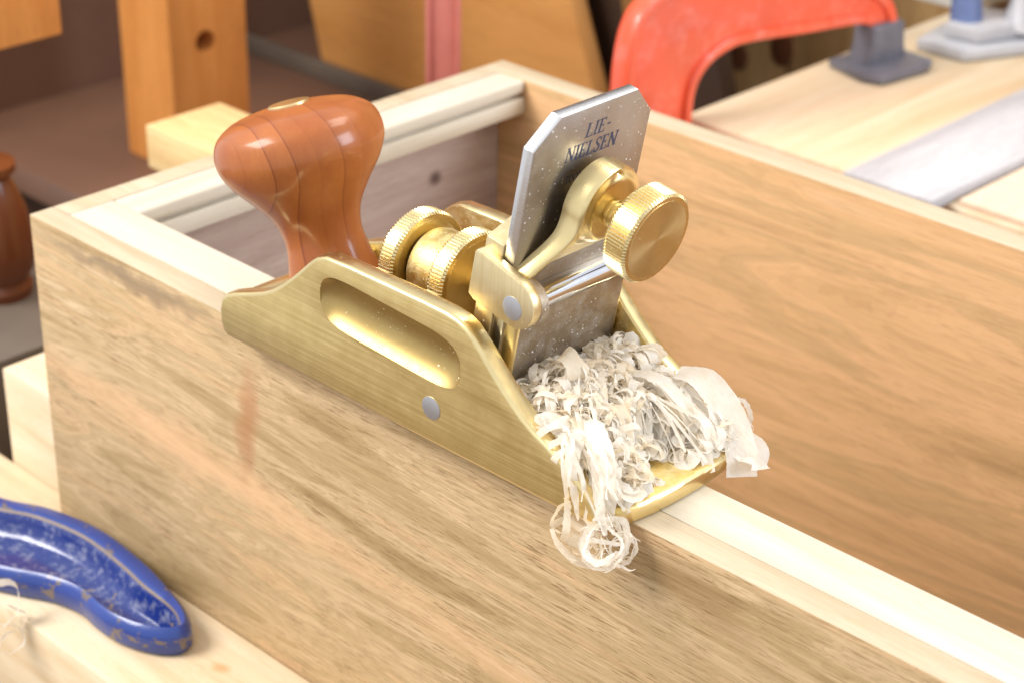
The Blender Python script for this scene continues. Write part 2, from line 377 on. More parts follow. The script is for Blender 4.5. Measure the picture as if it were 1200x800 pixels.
def thread(name, R, L, pitch, mat, parent, mtx, seg=32):
    prof = []; n = int(L/pitch)
    for i in range(n):
        z = i*pitch
        prof += [(R*0.84, z), (R*0.84, z+pitch*0.18), (R, z+pitch*0.45), (R, z+pitch*0.65)]
    prof.append((R*0.84, n*pitch))
    return lathe(name, prof, mat, parent, mtx, seg, ang=20)
def tube(name, pts, rad, mat, parent=None, seg=12):
    pts = [Vector(p) for p in pts]; V, F = [], []
    for i, p in enumerate(pts):
        t = (pts[min(i+1, len(pts)-1)] - pts[max(i-1, 0)]).normalized()
        u = t.cross(Vector((0.13, 0.31, 0.94))).normalized(); w = t.cross(u)
        r = rad[i] if isinstance(rad, (list, tuple)) else rad
        for k in range(seg):
            a = 2*math.pi*k/seg; V.append(p + u*r*math.cos(a) + w*r*math.sin(a))
    n = len(pts)
    for i in range(n-1):
        for k in range(seg): F.append((i*seg+k, i*seg+(k+1) % seg, (i+1)*seg+(k+1) % seg, (i+1)*seg+k))
    F.append(tuple(range(seg))[::-1]); F.append(tuple(range((n-1)*seg, n*seg)))
    return mesh(name, V, F, mat, parent)
def smooth_path(P, n=8, closed=False):
    P = [np.array(p, float) for p in P]; out = []; N = len(P)
    rngi = range(N) if closed else range(N-1)
    for i in rngi:
        if closed: a, b, c, d = P[(i-1) % N], P[i], P[(i+1) % N], P[(i+2) % N]
        else: a, b, c, d = P[max(i-1, 0)], P[i], P[i+1], P[min(i+2, N-1)]
        for k in range(n):
            t = k/n
            out.append(0.5*((2*b) + (-a+c)*t + (2*a-5*b+4*c-d)*t*t + (-a+3*b-3*c+d)*t**3))
    if not closed: out.append(P[-1])
    return out
def thing(name, label, cat, loc=(0, 0, 0), group=None):
    o = bpy.data.objects.new(name, None); COL.objects.link(o)
    o['label'] = label; o['category'] = cat
    o.empty_display_size = 0.01
    if group: o['group'] = group
    return o
def tag(o, label, cat, group=None):
    o['label'] = label; o['category'] = cat
    if group: o['group'] = group
    return o
def struct(o): o['kind'] = 'structure'; return o

# ------------------------------------------------------------------ the setting
struct(box('floor', (-1500, -900, -820), (1500, 1600, -800), M['floor'], bev=0))
bench = struct(box('bench_top', (-160, -420, -190), (760, 312, -150.3), M['bench'], bev=1))
# plank wall far behind
wall = struct(box('plank_wall', (-700, 600, -800), (700, 620, 500), M['dark'], bev=0))
for k in range(13):
    x0 = -330 + k*62
    p = box('plank', (x0+1.2, 586, -500), (x0+60.8, 600.5, 300), M['plank'], wall, bev=2)
for (x, z, rx, rz) in [(-178, -135, 7, 8), (-148, -122, 8, 11), (30, -40, 8, 9), (-90, -30, 7, 9)]:
    kp = smooth_path([(x+rx*math.cos(a), z+rz*math.sin(a)) for a in np.linspace(0, 2*math.pi, 9)[:-1]], 2, True)
    prism('knot', kp, lambda a, b, h: (a, h, b), 585.3, 587, M['knotmark'], wall, bev=0.3)

# ------------------------------------------------------------------ the box that is being planed
bx = thing('wooden_box', 'open topped poplar box with pale lipped rim, brass plane resting on its near wall', 'box')
H = -150.0
box('side_board', (0, 0, H), (470, 8.3, 0), M['wall_front'], bx, 0.35)
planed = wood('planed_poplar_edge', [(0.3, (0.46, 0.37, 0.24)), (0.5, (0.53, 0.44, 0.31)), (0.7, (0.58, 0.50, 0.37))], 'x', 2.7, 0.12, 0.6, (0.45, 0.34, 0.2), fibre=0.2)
box('rim_strip', (8.5, 8.4, -26), (461, 24, 0.02), M['cream'], bx, 0.3)
box('end_board', (0.05, 8.4, H), (8.3, 192, 0), M['wall_end'], bx, 0.3)
# rim moulding of the end board: upper lip, recessed groove, lower lip
box('rim_moulding', (8.4, 24.1, -4.6), (21.2, 191.9, 0.05), M['cream_y'], bx, 1.0, 3)
box('moulding_groove', (8.4, 24.2, -6.4), (18.4, 191.8, -4.5), M['cream_y'], bx, 0)
box('rim_moulding', (8.4, 24.1, -12.2), (21.6, 191.9, -6.2), M['cream_y'], bx, 0.7, 2)
box('side_board', (0.02, 192, H), (470, 202.2, 0), M['wall_back'], bx, 0.5)
box('end_board', (461.1, 8.4, H), (470, 191.9, 0), M['wall_end'], bx, 0.3)
box('base_panel', (8.4, 8.4, H+1), (461, 191.9, H+7), M['cream'], bx, 0)

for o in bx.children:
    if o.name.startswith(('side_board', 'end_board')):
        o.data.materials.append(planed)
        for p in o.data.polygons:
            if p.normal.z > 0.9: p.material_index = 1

# ------------------------------------------------------------------ supports in the foreground
board = prism('pine_board', [(-75, -41), (520, -41), (520, -0.25), (-0.4, -0.25), (-0.4, 7.8), (-75, 7.8)], lambda x, y, z: (x, y, z), -150.2, -105.4, M['pine'], None, bev=0.8)
tag(board, 'pale pine board lying flat along the foot of the box, under the blue clamp', 'board')
blk = box('pine_block', (-40, 8, -150.1), (-1.0, 70, -70), M['pine'], None, 0.8)
tag(blk, 'small square pine block standing against the left end of the box', 'block')

# ------------------------------------------------------------------ scraper plane
pl = thing('scraper_plane', 'brass scraper plane with cherry knob, steel blade and knurled thumbscrews on box wall', 'plane')
Y0, Y1, YC = -7.8, 42.6, 17.6
prof = [(101.3, 0.9), (100.4, 3.4), (100.2, 7.2), (101.0, 10.3), (103.2, 12.5), (107.5, 14.3), (113.3, 16.3), (118.5, 18.4), (122.5, 20.6), (126.5, 23.5), (130.5, 26.9),
        (134.4, 30.5), (137.2, 33.2), (139.8, 35.2), (143.2, 36.4), (152, 36.7), (165, 36.7), (178, 36.6), (184.5, 36.4), (188.2, 35.9), (191.2, 34.7), (193.6, 32.9),
        (196.4, 30.3), (200, 26.6), (203, 23.8), (206.2, 21.1), (209.3, 18.7), (213, 16.5), (217, 14.6), (222, 12.2), (226, 9.9), (229, 7.8), (231.2, 5.6), (232.2, 3.4), (232.3, 1.4), (231, 0.0), (103, 0.0)]
def side3(x, z, y): return (x, y, z)
def wall_mesh(y0, y1, bev):
    o = prism('tmp', prof, side3, y0, y1, M['brass_side'], None, bev=bev, seg=3, bang=60)
    return o
def boolean(o, cutter, op='DIFFERENCE'):
    md = o.modifiers.new('b', 'BOOLEAN'); md.object = cutter; md.operation = op; md.solver = 'EXACT'
    dg = bpy.context.evaluated_depsgraph_get(); me = bpy.data.meshes.new_from_object(o.evaluated_get(dg))
    o.modifiers.clear(); old = o.data; o.data = me; bpy.data.meshes.remove(old)
    bpy.data.objects.remove(cutter, do_unlink=True)
near = wall_mesh(Y0, Y0+5.2, 1.0)
# the finger recess: a cove with rounded ends
R = 9.0; hz = 6.9; depth = 3.3
cyl = []
xa, xb, zc = 142.0, 188.6, 24.3
cy = Y0 - (R - depth)
nseg = 24; L2 = (xb-xa)/2; xm = (xa+xb)/2
sl = 0.055
for i in range(41):
    t = -1 + 2*i/40
    # superellipse ends so that the cove keeps its section along most of its length
    s = max(0.0, 1-abs(t)**7)**(1/2.2)
    cyl.append((max(0.02, s), xm + t*(L2+2.2)))
V, F = [], []
for s, x in cyl:
    for k in range(48):
        a = 2*math.pi*k/48
        rr = R*(0.25+0.75*s) if s > 0.03 else 0.02
        V.append((x, cy + rr*math.cos(a), zc - (x-xm)*sl + rr*math.sin(a)*1.0))
for i in range(40):
    for k in range(48): F.append((i*48+k, i*48+(k+1) % 48, (i+1)*48+(k+1) % 48, (i+1)*48+k))
F.append(tuple(range(48))); F.append(tuple(range(40*48, 41*48))[::-1])
cut = mesh('cut', V, F, M['brass'])
boolean(near, cut)
far = wall_mesh(Y1-4.6, Y1, 1.0)
# sole, toe and tail as one plate with rounded plan corners
nose = smooth_path([(226, Y0+0.3), (232.5, Y0+1.6), (236.2, -2.5), (237.7, 4), (238.3, 11), (238.4, 17.6), (238.3, 24), (237.7, 31), (236.2, 37.3), (232.5, Y1-1.6), (226, Y1-0.3)], 4)
sole_plan = [(103.5, Y0+0.3)] + [tuple(p) for p in nose] + [(103.5, Y1-0.3)]
sole = prism('tmp', sole_plan, lambda x, y, z: (x, y, z), 0.03, 4.6, M['brass'], None, bev=1.1, seg=3)
tail = prism('tmp', [(101.6, 1), (101.0, 6), (101.7, 9.6), (103.8, 11.7), (107.6, 13.2), (111, 13.2), (113, 10), (113, 1)], side3, Y0+0.6, Y1-0.6, M['brass'], None, bev=0.6, seg=2)
# join into one casting
def join(name, objs, mats, parent):
    bm = bmesh.new(); off = 0
    for o, mi in objs:
        t = bmesh.new(); t.from_mesh(o.data)
        for f in t.faces: f.material_index = mi
        tmp = bpy.data.meshes.new('t'); t.to_mesh(tmp); t.free(); bm.from_mesh(tmp); bpy.data.meshes.remove(tmp)
        bpy.data.objects.remove(o, do_unlink=True)
    me = bpy.data.meshes.new(name); bm.to_mesh(me); bm.free()
    sharp(me, 30)
    return link(name, me, None, parent, mats)
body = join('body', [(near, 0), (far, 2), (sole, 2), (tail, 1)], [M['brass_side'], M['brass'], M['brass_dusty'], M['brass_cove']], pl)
# near wall: brushed on the flat outer face, polished on the eased edges, shade-darkened in the cove
for p in body.data.polygons:
    c = p.center/MM
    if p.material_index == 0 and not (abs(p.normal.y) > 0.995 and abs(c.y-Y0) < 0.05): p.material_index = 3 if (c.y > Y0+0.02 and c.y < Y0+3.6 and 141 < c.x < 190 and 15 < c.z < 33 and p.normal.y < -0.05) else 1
    if p.material_index == 2 and (p.normal.z > 0.25 and c.z > 5 or c.x > 236.3): p.material_index = 1
lathe('pin', [(3.0, 0), (3.0, 0.25), (2.8, 0.32)], M['pin'], body, frame((180, Y0+0.1, 9.6), (0, -1, 0)), 32)

# knob
kp = [(14.7, 0), (13.6, .1), (12.4, .2), (11.0, .3), (10.3, .4), (11.6, .5), (15.4, .6), (19.9, .7), (22.3, .8), (21.2, .9), (16.8, .96), (11.5, .985), (5.5, 1.0)]
th = math.radians(18.3); tl = math.radians(-1.7)
kax = Vector((-math.sin(th)*math.cos(tl), math.sin(tl), math.cos(th)*math.cos(tl)))
KM = frame((120.9, 18, 2.9), kax, (-1, 0, 0))
pp = smooth_path([(r, 58.3*s) for r, s in kp], 6)
knob = lathe('knob', [(max(0.3, a), b) for a, b in pp], M['cherry'], pl, KM, 96, 60)
nut = lathe('cap_nut', [(5.6, -1.5), (5.6, 0.25), (5.2, 0.55), (0.3, 0.75)], M['brass'], knob)
nut.matrix_parent_inverse = Matrix(); nut.matrix_local = Matrix.Translation((0, 0, 0.0583))

# blade frame: u across (y), v up the blade, n forward
LEAN = 0.186
nv = Vector((1, 0, -LEAN)).normalized(); vv = Vector((LEAN, 0, 1)).normalized()
B0 = Vector((199.5-51.8*LEAN, 0, 0))
SLK = math.sqrt(1+LEAN*LEAN)
def bl(y, z, n=0.0):                        # a point at height z (on the blade plane), pushed forward n
    p = Vector((B0.x + LEAN*z, y, z)) + nv*n
    return (p.x, p.y, p.z)
yl, yr, zt, ch = -1.0, 38.0, 85.7, 6.6
bpoly = [(yl, 0.3), (yl, zt-ch), (yl+7.4, zt), (yr-6.2, zt), (yr, zt-ch), (yr, 0.3)]
blade = prism('blade', bpoly, lambda y, z, h: bl(y, z, h), -3.2, 0, M['blade'], pl, bev=0.35, seg=2)
for p in blade.data.polygons:
    pass
blade.data.materials.append(M['blade_edge'])
for p in blade.data.polygons:
    if abs(p.normal.dot(nv)) < 0.5: p.material_index = 1

# stamped lettering: serif italic capitals built from strokes
TK, TN, SF = 0.17, 0.075, 0.07
def stroke(a, b, w):
    a = np.array(a, float); b = np.array(b, float); d = b-a; d = d/np.linalg.norm(d); n = np.array([-d[1], d[0]])*w/2
    return [a+n, a-n, b-n, b+n]
def stem(x, w=TK): return [[(x-w/2, 0), (x+w/2, 0), (x+w/2, 1), (x-w/2, 1)], [(x-w/2-.09, 0), (x+w/2+.09, 0), (x+w/2+.09, SF), (x-w/2-.09, SF)], [(x-w/2-.09, 1-SF), (x+w/2+.09, 1-SF), (x+w/2+.09, 1), (x-w/2-.09, 1)]]
def glyph(c):
    if c == 'L': return stem(.16) + [[(.2, 0), (.62, 0), (.62, TN), (.2, TN)], [(.56, 0), (.64, 0), (.64, .26), (.59, .26)]], .74
    if c == 'I': return stem(.16), .40
    if c == 'E': return stem(.16) + [[(.2, 0), (.6, 0), (.6, TN), (.2, TN)], [(.2, 1-TN), (.58, 1-TN), (.58, 1), (.2, 1)], [(.2, .48), (.45, .48), (.45, .55), (.2, .55)], [(.55, 0), (.63, 0), (.63, .25), (.58, .25)], [(.54, .78), (.59, .78), (.6, 1), (.53, 1)], [(.42, .4), (.47, .4), (.47, .63), (.42, .63)]], .74
    if c == 'N': return stem(.13, TN+.02) + stem(.72, TN+.02) + [stroke((.12, .97), (.72, .04), TK*.95)], .92
    if c == '-': return [[(.06, .42), (.36, .42), (.36, .54), (.06, .54)]], .46
    if c == 'S':
        pts = smooth_path([(.52, .76), (.46, .92), (.30, .97), (.14, .88), (.13, .70), (.28, .55), (.44, .42), (.50, .24), (.38, .07), (.22, .03), (.09, .10), (.06, .28)], 3)
        return [stroke(a, b, .085+.075*math.exp(-((i-17)/9)**2)) for i, (a, b) in enumerate(zip(pts[:-1], pts[1:]))] + [[(.50, .70), (.55, .70), (.55, .98), (.50, .98)], [(.03, .02), (.08, .02), (.08, .32), (.03, .32)]], .66
    if c in 'TLOWKR':
        if c == 'T': return stem(.3) + [[(.02, 1-TN), (.58, 1-TN), (.58, 1), (.02, 1)]], .66
        if c == 'O': return [stroke((.34+.27*math.cos(a), .5+.46*math.sin(a)), (.34+.27*math.cos(a+.4), .5+.46*math.sin(a+.4)), .13) for a in np.arange(0, 6.3, .39)], .74
        if c == 'R': return stem(.16) + [stroke((.2, .97), (.5, .9), .1), stroke((.5, .9), (.5, .6), .12), stroke((.5, .6), (.2, .5), .1), stroke((.32, .5), (.64, .02), .13)], .74
        if c == 'K': return stem(.16) + [stroke((.2, .42), (.6, .97), .08), stroke((.32, .55), (.66, .02), .14)], .76
        if c == 'W': return [stroke((.06, 1), (.28, 0), .13), stroke((.28, 0), (.46, .95), .07), stroke((.46, .95), (.66, 0), .13), stroke((.66, 0), (.86, 1), .07)], .94
    return [], .35
def lettering(word, y0, y1, z0, h):
    gl = [glyph(c) for c in word]; tot = sum(w for _, w in gl); sx = (y1-y0)/tot
    V, F = [], []; x = 0; k = 0
    for polys, w in gl:
        for q in polys:
            i0 = len(V); k += 1
            for (a, b) in q: V.append(bl(y0+(x+a)*sx+0.16*b*h, z0+b*h, 0.02+0.0006*k))
            F.append(tuple(range(i0, i0+len(q))))
        x += w
    return mesh('lettering', V, F, M['ink'], blade, recalc=False)
lettering('LIE-', 15.6, 23.9, 78.0, 3.5)
lettering('NIELSEN', 10.0, 27.2, 73.3, 3.6)
lettering('TOOL WORKS', 11.5, 25.0, 67.6, 2.0)

# lever cap: plate with concave shoulders rising to a round boss
ZB, RB = 63.8, 10.0
def halfw(z):
    if z <= 49: return 18.6
    if z >= ZB: return math.sqrt(max(0.0, RB**2-(z-ZB)**2))
    t = (z-49)/(ZB-49); return RB + (18.6-RB)*(1-math.sin(t*math.pi/2))**1.0
zs = np.concatenate([np.linspace(5, 46, 22), np.linspace(46.6, ZB, 40), ZB + RB*np.sin(np.linspace(0.06, math.pi/2-0.06, 18))])
us = np.sin(np.linspace(-math.pi/2, math.pi/2, 61)); us = 0.55*us + 0.45*np.linspace(-1, 1, 61)
def capB(z):
    t = min(1.0, max(0.0, (z-48)/12)); return 3.4*t*t*(3-2*t)
def capH(u, z, w):
    y = u*w; base = 3.7
    r = math.hypot(y, z-ZB)
    t = min(1.0, max(0.0, (RB + 0.1 - r)/3.2)); e = math.sin(t*math.pi/2)**0.85
    boss = base + 3.2*e
    d = w*(1-abs(u))                                   # distance in from the flank
    rise = min(1.0, max(0.0, (z-45)/(ZB-45))); rise = rise*rise*(3-2*rise)
    rim = base + 2.4*rise/(1+math.exp((d-2.8-1.8*rise)/0.45)) if z > 45 else base
    k = 0.7; h = k*math.log(math.exp(boss/k)+math.exp(rim/k)-math.exp(base/k))
    return h - 0.9*max(0.0, 1-d/0.9)**2 + 0.8*capB(z)
V, F, fm = [], [], []; nu = len(us)
for z in zs:
    w = halfw(z)
    low = 3.0*max(0, (16-z)/11)
    for u in us:
        V.append(bl(YC+0.9+u*w, z, max(0.6, capH(u, z, w)-low)))
for z in zs:
    w = halfw(z)
    for u in us: V.append(bl(YC+0.9+u*w, z, -0.3 + capB(z)))
nz = len(zs); off = nu*nz
for i in range(nz-1):
    for j in range(nu-1):
        a = i*nu+j; F.append((a, a+1, a+nu+1, a+nu))
        zc_ = 0.5*(zs[i]+zs[i+1]); w = halfw(zc_); u = 0.5*(us[j]+us[j+1])
        d = w*(1-abs(u)); polished = (capH(u, zc_, w) > 4.3) or (zc_ > 46 and d < 2.0) or d < 0.8
        fm.append(0 if polished else 1)
        F.append((off+a, off+a+nu, off+a+nu+1, off+a+1)); fm.append(0)
for i in range(nz-1):
    a = i*nu; F.append((a, a+nu, off+a+nu, off+a)); fm.append(0)
    a = i*nu+nu-1; F.append((a+nu, a, off+a, off+a+nu)); fm.append(0)
for j in range(nu-1):
    F.append((j+1, j, off+j, off+j+1)); fm.append(0); a = (nz-1)*nu+j; F.append((a, a+1, off+a+1, off+a)); fm.append(0)
cap = mesh('lever_cap', V, F, None, pl, ang=40, mats=[M['brass'], M['cap_face']], fm=fm)
# bearing lugs of the lever cap round the pivot
PX, PZ = 202.4, 42.6
# thumbscrew through the boss
sc0 = Vector(bl(YC+0.9, ZB-0.5, 8.6))
lathe('screw_tip', [(2.6, 0), (2.6, 6)], M['brass'], pl, frame(bl(YC+0.9, ZB-0.6, 0.1), nv), 24)
th_ = thread('screw_thread', 3.4, 8.4, 1.15, M['brass'], pl, frame(sc0, nv))
ts = knurled('thumbscrew', 11.1, 6.6, 84, M['knurl'], pl, frame(sc0 + nv*7.6, nv))
fc = lathe('turned_face', [(9.5, 0), (9.4, 0.25), (0.05, 0.25)], M['turned'], ts, None, 96, 20)
fc.matrix_parent_inverse = Matrix(); fc.matrix_local = Matrix.Translation((0, 0, 6.42*MM))

# pivot rod, collars, frog
lathe('pivot_rod', [(3.1, 0), (3.1, 42.5)], M['rod'], pl, frame((PX, -2.5, PZ), (0, 1, 0)), 48)
for y in (2.2, 33.3): lathe('collar', [(5.0, 0), (5.6, 0.5), (5.6, 2.8), (5.0, 3.3)], M['cap_face'], pl, frame((PX, y-3.3 if y < 10 else y, PZ), (0, 1, 0)), 48)
frog = thing('tmp', '', ''); bpy.data.objects.remove(frog)
def cheek(y0, y1):
    arc = [(PX+6.2*math.cos(a), PZ+1.0+6.2*math.sin(a)) for a in np.linspace(math.radians(80), math.radians(-100), 14)]
    poly = [(188.3, 41.3), (189.7, 40.2)][::-1] + [(188.1, 41.6), (190.3, 52.6), (191.4, 53.5)] + arc
    return prism('cheek', poly, side3, y0, y1, M['brass_frog'], None, bev=0.55, seg=2, bang=55)
c1, c2 = cheek(-4.2, -1.25), cheek(38.3, 41.2)
def backpt(y, z, h): 
    p = Vector((B0.x + LEAN*z, y, z)) + nv*(-3.35-h)
    return (p.x, p.y, p.z)
fb = prism('tmp', [(-1.4, 5), (38.4, 5), (38.4, 54.2), (27.5, 58.2), (9, 58.2), (-1.4, 54.2)], lambda y, z, h: backpt(y, z, h), 0, 5.6, M['brass_frog'], None, bev=0.5)
frog = join('frog', [(c1, 0), (c2, 0), (fb, 0)], [M['brass_frog']], pl)
for y in (-4.35, 41.0): lathe('pin', [(2.9, 0), (2.9, 0.28), (2.7, 0.35)], M['pin'], frog, frame((PX-0.2, y if y > 0 else -4.0, PZ-0.2), (0, 1 if y > 0 else -1, 0)), 32)

# adjusting post with two knurled nuts on a threaded rod
AZ = 30.2
thread('threaded_rod', 3.0, 46, 1.1, M['brass'], pl, frame((143, YC, AZ), (1, 0, 0)))
pst = lathe('tmp', [(8.0, 0), (9.4, 1.2), (9.8, 3), (9.8, 8.2), (9.4, 9.6), (8.0, 10.8)], M['brass_dusty'], None, frame((153.4, YC, AZ), (1, 0, 0)), 48)
me = pst.data; me.transform(pst.matrix_world); pst.matrix_world = Matrix()
ped = prism('tmp', [(YC-9, 3), (YC+9, 3), (YC+7.5, 14), (YC+9.5, 26), (YC-9.5, 26), (YC-7.5, 14)], lambda y, z, x: (x, y, z), 154.4, 163.2, M['brass_dusty'], None, bev=1.5)
join('adjusting_post', [(pst, 0), (ped, 0)], [M['brass_dusty']], pl)
for x in (147.6, 164.8):
    n = knurled('adjusting_nut', 13.0, 5.3, 88, M['knurl'], pl, frame((x, YC, AZ), (1, 0, 0)), 0.3)
    f = lathe('turned_face', [(11.0, 0), (10.9, 0.2), (0.05, 0.2)], M['turned'], n, None, 96, 20)
    f.matrix_parent_inverse = Matrix(); f.matrix_local = Matrix.Translation((0, 0, 5.12*MM))

# ------------------------------------------------------------------ shavings
def add_ribbon(V, F, pts, wv, widths, cross=3, ragged=0.12, curl=0.0):
    """a thin strip along pts; wv: width directions; ragged edges"""
    i0 = len(V); n = len(pts)
    for i in range(n):
        t = pts[min(i+1, n-1)] - pts[max(i-1, 0)]; t = t/(np.linalg.norm(t)+1e-9)
        w = wv[i] - t*np.dot(wv[i], t); w = w/(np.linalg.norm(w)+1e-9); nn = np.cross(t, w)
        for j in range(cross):
            s = (j/(cross-1)-0.5)
            e = 1 + (rng.uniform(-ragged, ragged) if j in (0, cross-1) else 0)
            V.append(pts[i] + w*s*widths[i]*e + nn*(curl*widths[i]*(4*s*s) + rng.normal(0, 0.06)))
    for i in range(n-1):
        for j in range(cross-1):
            a = i0+i*cross+j; F.append((a, a+1, a+cross+1, a+cross))
def rand_dir():
    v = rng.normal(size=3); return v/np.linalg.norm(v)
def coil(V, F, c, axis, R, width, turns, pitch, n=26, grow=0.0, squash=1.0, ragged=0.12, taper=True, phase=None, curl=0.0, wob=0.12, cross=3, radial=0.0):
    axis = np.array(axis, float); axis = axis/np.linalg.norm(axis)
    h = np.array([0.3, 0.2, 0.9]) if abs(axis[2]) < 0.8 else np.array([1.0, 0.1, 0.0])
    e1 = np.cross(axis, h); e1 /= np.linalg.norm(e1); e2 = np.cross(axis, e1)
    ph = rng.uniform(0, 6.28) if phase is None else phase
    k1, k2 = rng.uniform(0, 6.28, 2)
    pts, wv, wd = [], [], []
    for i in range(n):
        t = i/(n-1); a = ph + 6.283*turns*t
        r = R*(1+grow*t)*(1 + wob*math.sin(2.3*a+k1) + 0.5*wob*math.sin(5.1*a+k2))
        pts.append(np.array(c) + e1*r*math.cos(a) + e2*r*squash*math.sin(a) + axis*pitch*(t-0.5))
        wv.append(axis*(1-radial) + radial*(e1*math.cos(a)+e2*math.sin(a)) + 0.35*(1-radial)*np.array([math.sin(a*1.3+k1), math.cos(a*0.9+k2), math.sin(a*0.7)]))
        wd.append(width*(min(1, 0.35+3*min(t, 1-t)) if taper else 1))
    add_ribbon(V, F, pts, wv, wd, cross, ragged, curl)
def sheet(V, F, ctrl, wdir, width, cross=5, n=8, ragged=0.05, curl=0.06):
    pts = smooth_path(ctrl, n); m = len(pts)
    wds = smooth_path([np.array(w, float) for w in wdir], max(1, (m-1)//max(1, len(wdir)-1))) if len(wdir) > 1 else [np.array(wdir[0], float)]*m
    wds = [wds[min(i, len(wds)-1)] for i in range(m)]
    wd = width if isinstance(width, list) else [width]*m
    if len(wd) != m: wd = list(np.interp(np.linspace(0, 1, m), np.linspace(0, 1, len(wd)), wd))
    add_ribbon(V, F, [np.array(p) for p in pts], wds, wd, cross, ragged, curl)

def shav_obj(name, V, F, mat): return mesh(name, V, F, mat, None, recalc=False)

# height of the heap over the mouth and toe of the plane
hp = np.array([(199, 0, 20), (201, 10, 22), (203, 22, 20), (203, 34, 20), (209, 14, 23), (210, 4, 20), (214, -3, 17), (218, 16, 18), (219, 34, 16.5), (226, 30, 15.5), (231, 34, 11.5), (233, 27, 9),
               (228, 4, 12), (228, 17, 8), (234, 16, 3), (233, 0, 9), (222, -4, 14), (238, 30, 6)], float)
def heap(x, y):
    d = np.hypot(hp[:, 0]-x, hp[:, 1]-y); w = np.exp(-(d/4.2)**2)+1e-6; return float((w*hp[:, 2]).sum()/w.sum())
def heap_spots(n):
    out = []
    while len(out) < n:
        x, y = rng.uniform(197, 239), rng.uniform(-3.5, 39)
        if x > 227 and 9 < y < 24 and rng.rand() < 0.95: continue
        if x > 233 and y < 24 and rng.rand() < 0.7: continue
        out.append((x, y))
    return out
def hump(V, F):
    """packed core of the heap: crumpled sheets too dense to tell apart"""
    nx, ny = 46, 46; i0 = len(V)
    for i in range(nx):
        for j in range(ny):
            x = 196.5 + (236.5-196.5)*i/(nx-1); y = -2.6 + 39.6*j/(ny-1)
            g = heap(x, y) - 2.6 + 0.9*math.sin(x*0.9+2*math.sin(y*0.6)) + 0.7*math.sin(y*1.1+1.5*math.sin(x*0.7)) + rng.uniform(-.15, .15)
            if x > 226 and 8 < y < 25: g = 3
            e = min(i, nx-1-i, j, ny-1-j); g = min(g, 3.5+2.2*e)
            V.append(np.array([x+rng.uniform(-.3, .3), y+rng.uniform(-.3, .3), max(3.0, g)]))
    for i in range(nx-1):
        for j in range(ny-1):
            a = i0+i*ny+j; F.append((a, a+1, a+ny+1, a+ny))
for mat, cnt, lab in (('shaving', 150, 'heap of fine white wood shavings and threads filling the mouth of the brass plane'), ('shaving2', 85, 'cream coloured shavings mixed into the heap close to the blade of the brass plane')):
    V, F = [], []
    if mat == 'shaving': hump(V, F)
    def drape(x, y, ln, wd, amp, cross):
        """a ribbon wandering over the heap, rising off it in loops"""
        a = rng.uniform(0, 6.28); ka = rng.uniform(-0.35, 0.35); k1 = rng.uniform(0, 6.28); fr = rng.uniform(0.25, 0.7); roll = rng.uniform(0, 6.28); rr = rng.uniform(-0.10, 0.10)
        pts, wv, ws = [], [], []; n = max(10, int(ln*1.6)); st = ln/n
        for i in range(n):
            t = i/(n-1)
            if not (199.5 < x < 234.5 and -2.0 < y < 35): a += 0.35*(1 if ka > 0 else -1)
            if x > 226 and 9 < y < 24: a += 0.3*(1 if ka > 0 else -1)
            x += st*math.cos(a); y += st*math.sin(a); a += ka*st*0.6 + rng.normal(0, 0.06)
            z = heap(min(max(x, 198), 237), min(max(y, -3), 38)) - 1.3 + amp*math.sin(fr*i*st*0.55+k1)
            pts.append(np.array([x, y, max(z, 5.0)])); r = 0.7*math.sin(roll + rr*i*st)
            wv.append(np.array([-math.sin(a)*math.cos(r), math.cos(a)*math.cos(r), math.sin(r)]))
            ws.append(wd*min(1, 0.3+4*min(t, 1-t)))
        add_ribbon(V, F, pts, wv, ws, cross, 0.12, rng.uniform(-0.06, 0.1))
    for x, y in heap_spots(cnt):
        if mat == 'shaving2' and x > 216: x = rng.uniform(199, 228)
        drape(min(x, 234), min(max(y, -1), 35), rng.uniform(9, 24), rng.choice([0.7, 1.1, 1.6, 2.3, 3.2]), rng.uniform(0.4, 1.7), 4)
    for x, y in heap_spots(int(cnt*2.2)):                             # threads
        if mat == 'shaving2' and x > 216: x = rng.uniform(199, 212)
        drape(min(x, 234), min(max(y, -1), 35), rng.uniform(5, 16), rng.uniform(0.16, 0.5), rng.uniform(0.4, 1.7), 2)
    for x, y in heap_spots(int(cnt*0.9)):                            # tight curls
        x = min(max(x, 201), 234); y = min(max(y, 1), 35)
        R_ = rng.uniform(1.2, 3.2)
        coil(V, F, (x, y, heap(x, y)-R_*0.45), rand_dir()*np.array([1, 1, 0.3]), R_, rng.uniform(0.4, 2.6), rng.uniform(0.6, 1.2), rng.uniform(0, 2.5), 28, rng.uniform(-0.2, 0.4), rng.uniform(0.7, 1), 0.1, cross=4, wob=0.05)
    o = shav_obj('wood_shavings', V, F, M[mat]); o['kind'] = 'stuff'; o['label'] = lab; o['category'] = 'shavings'

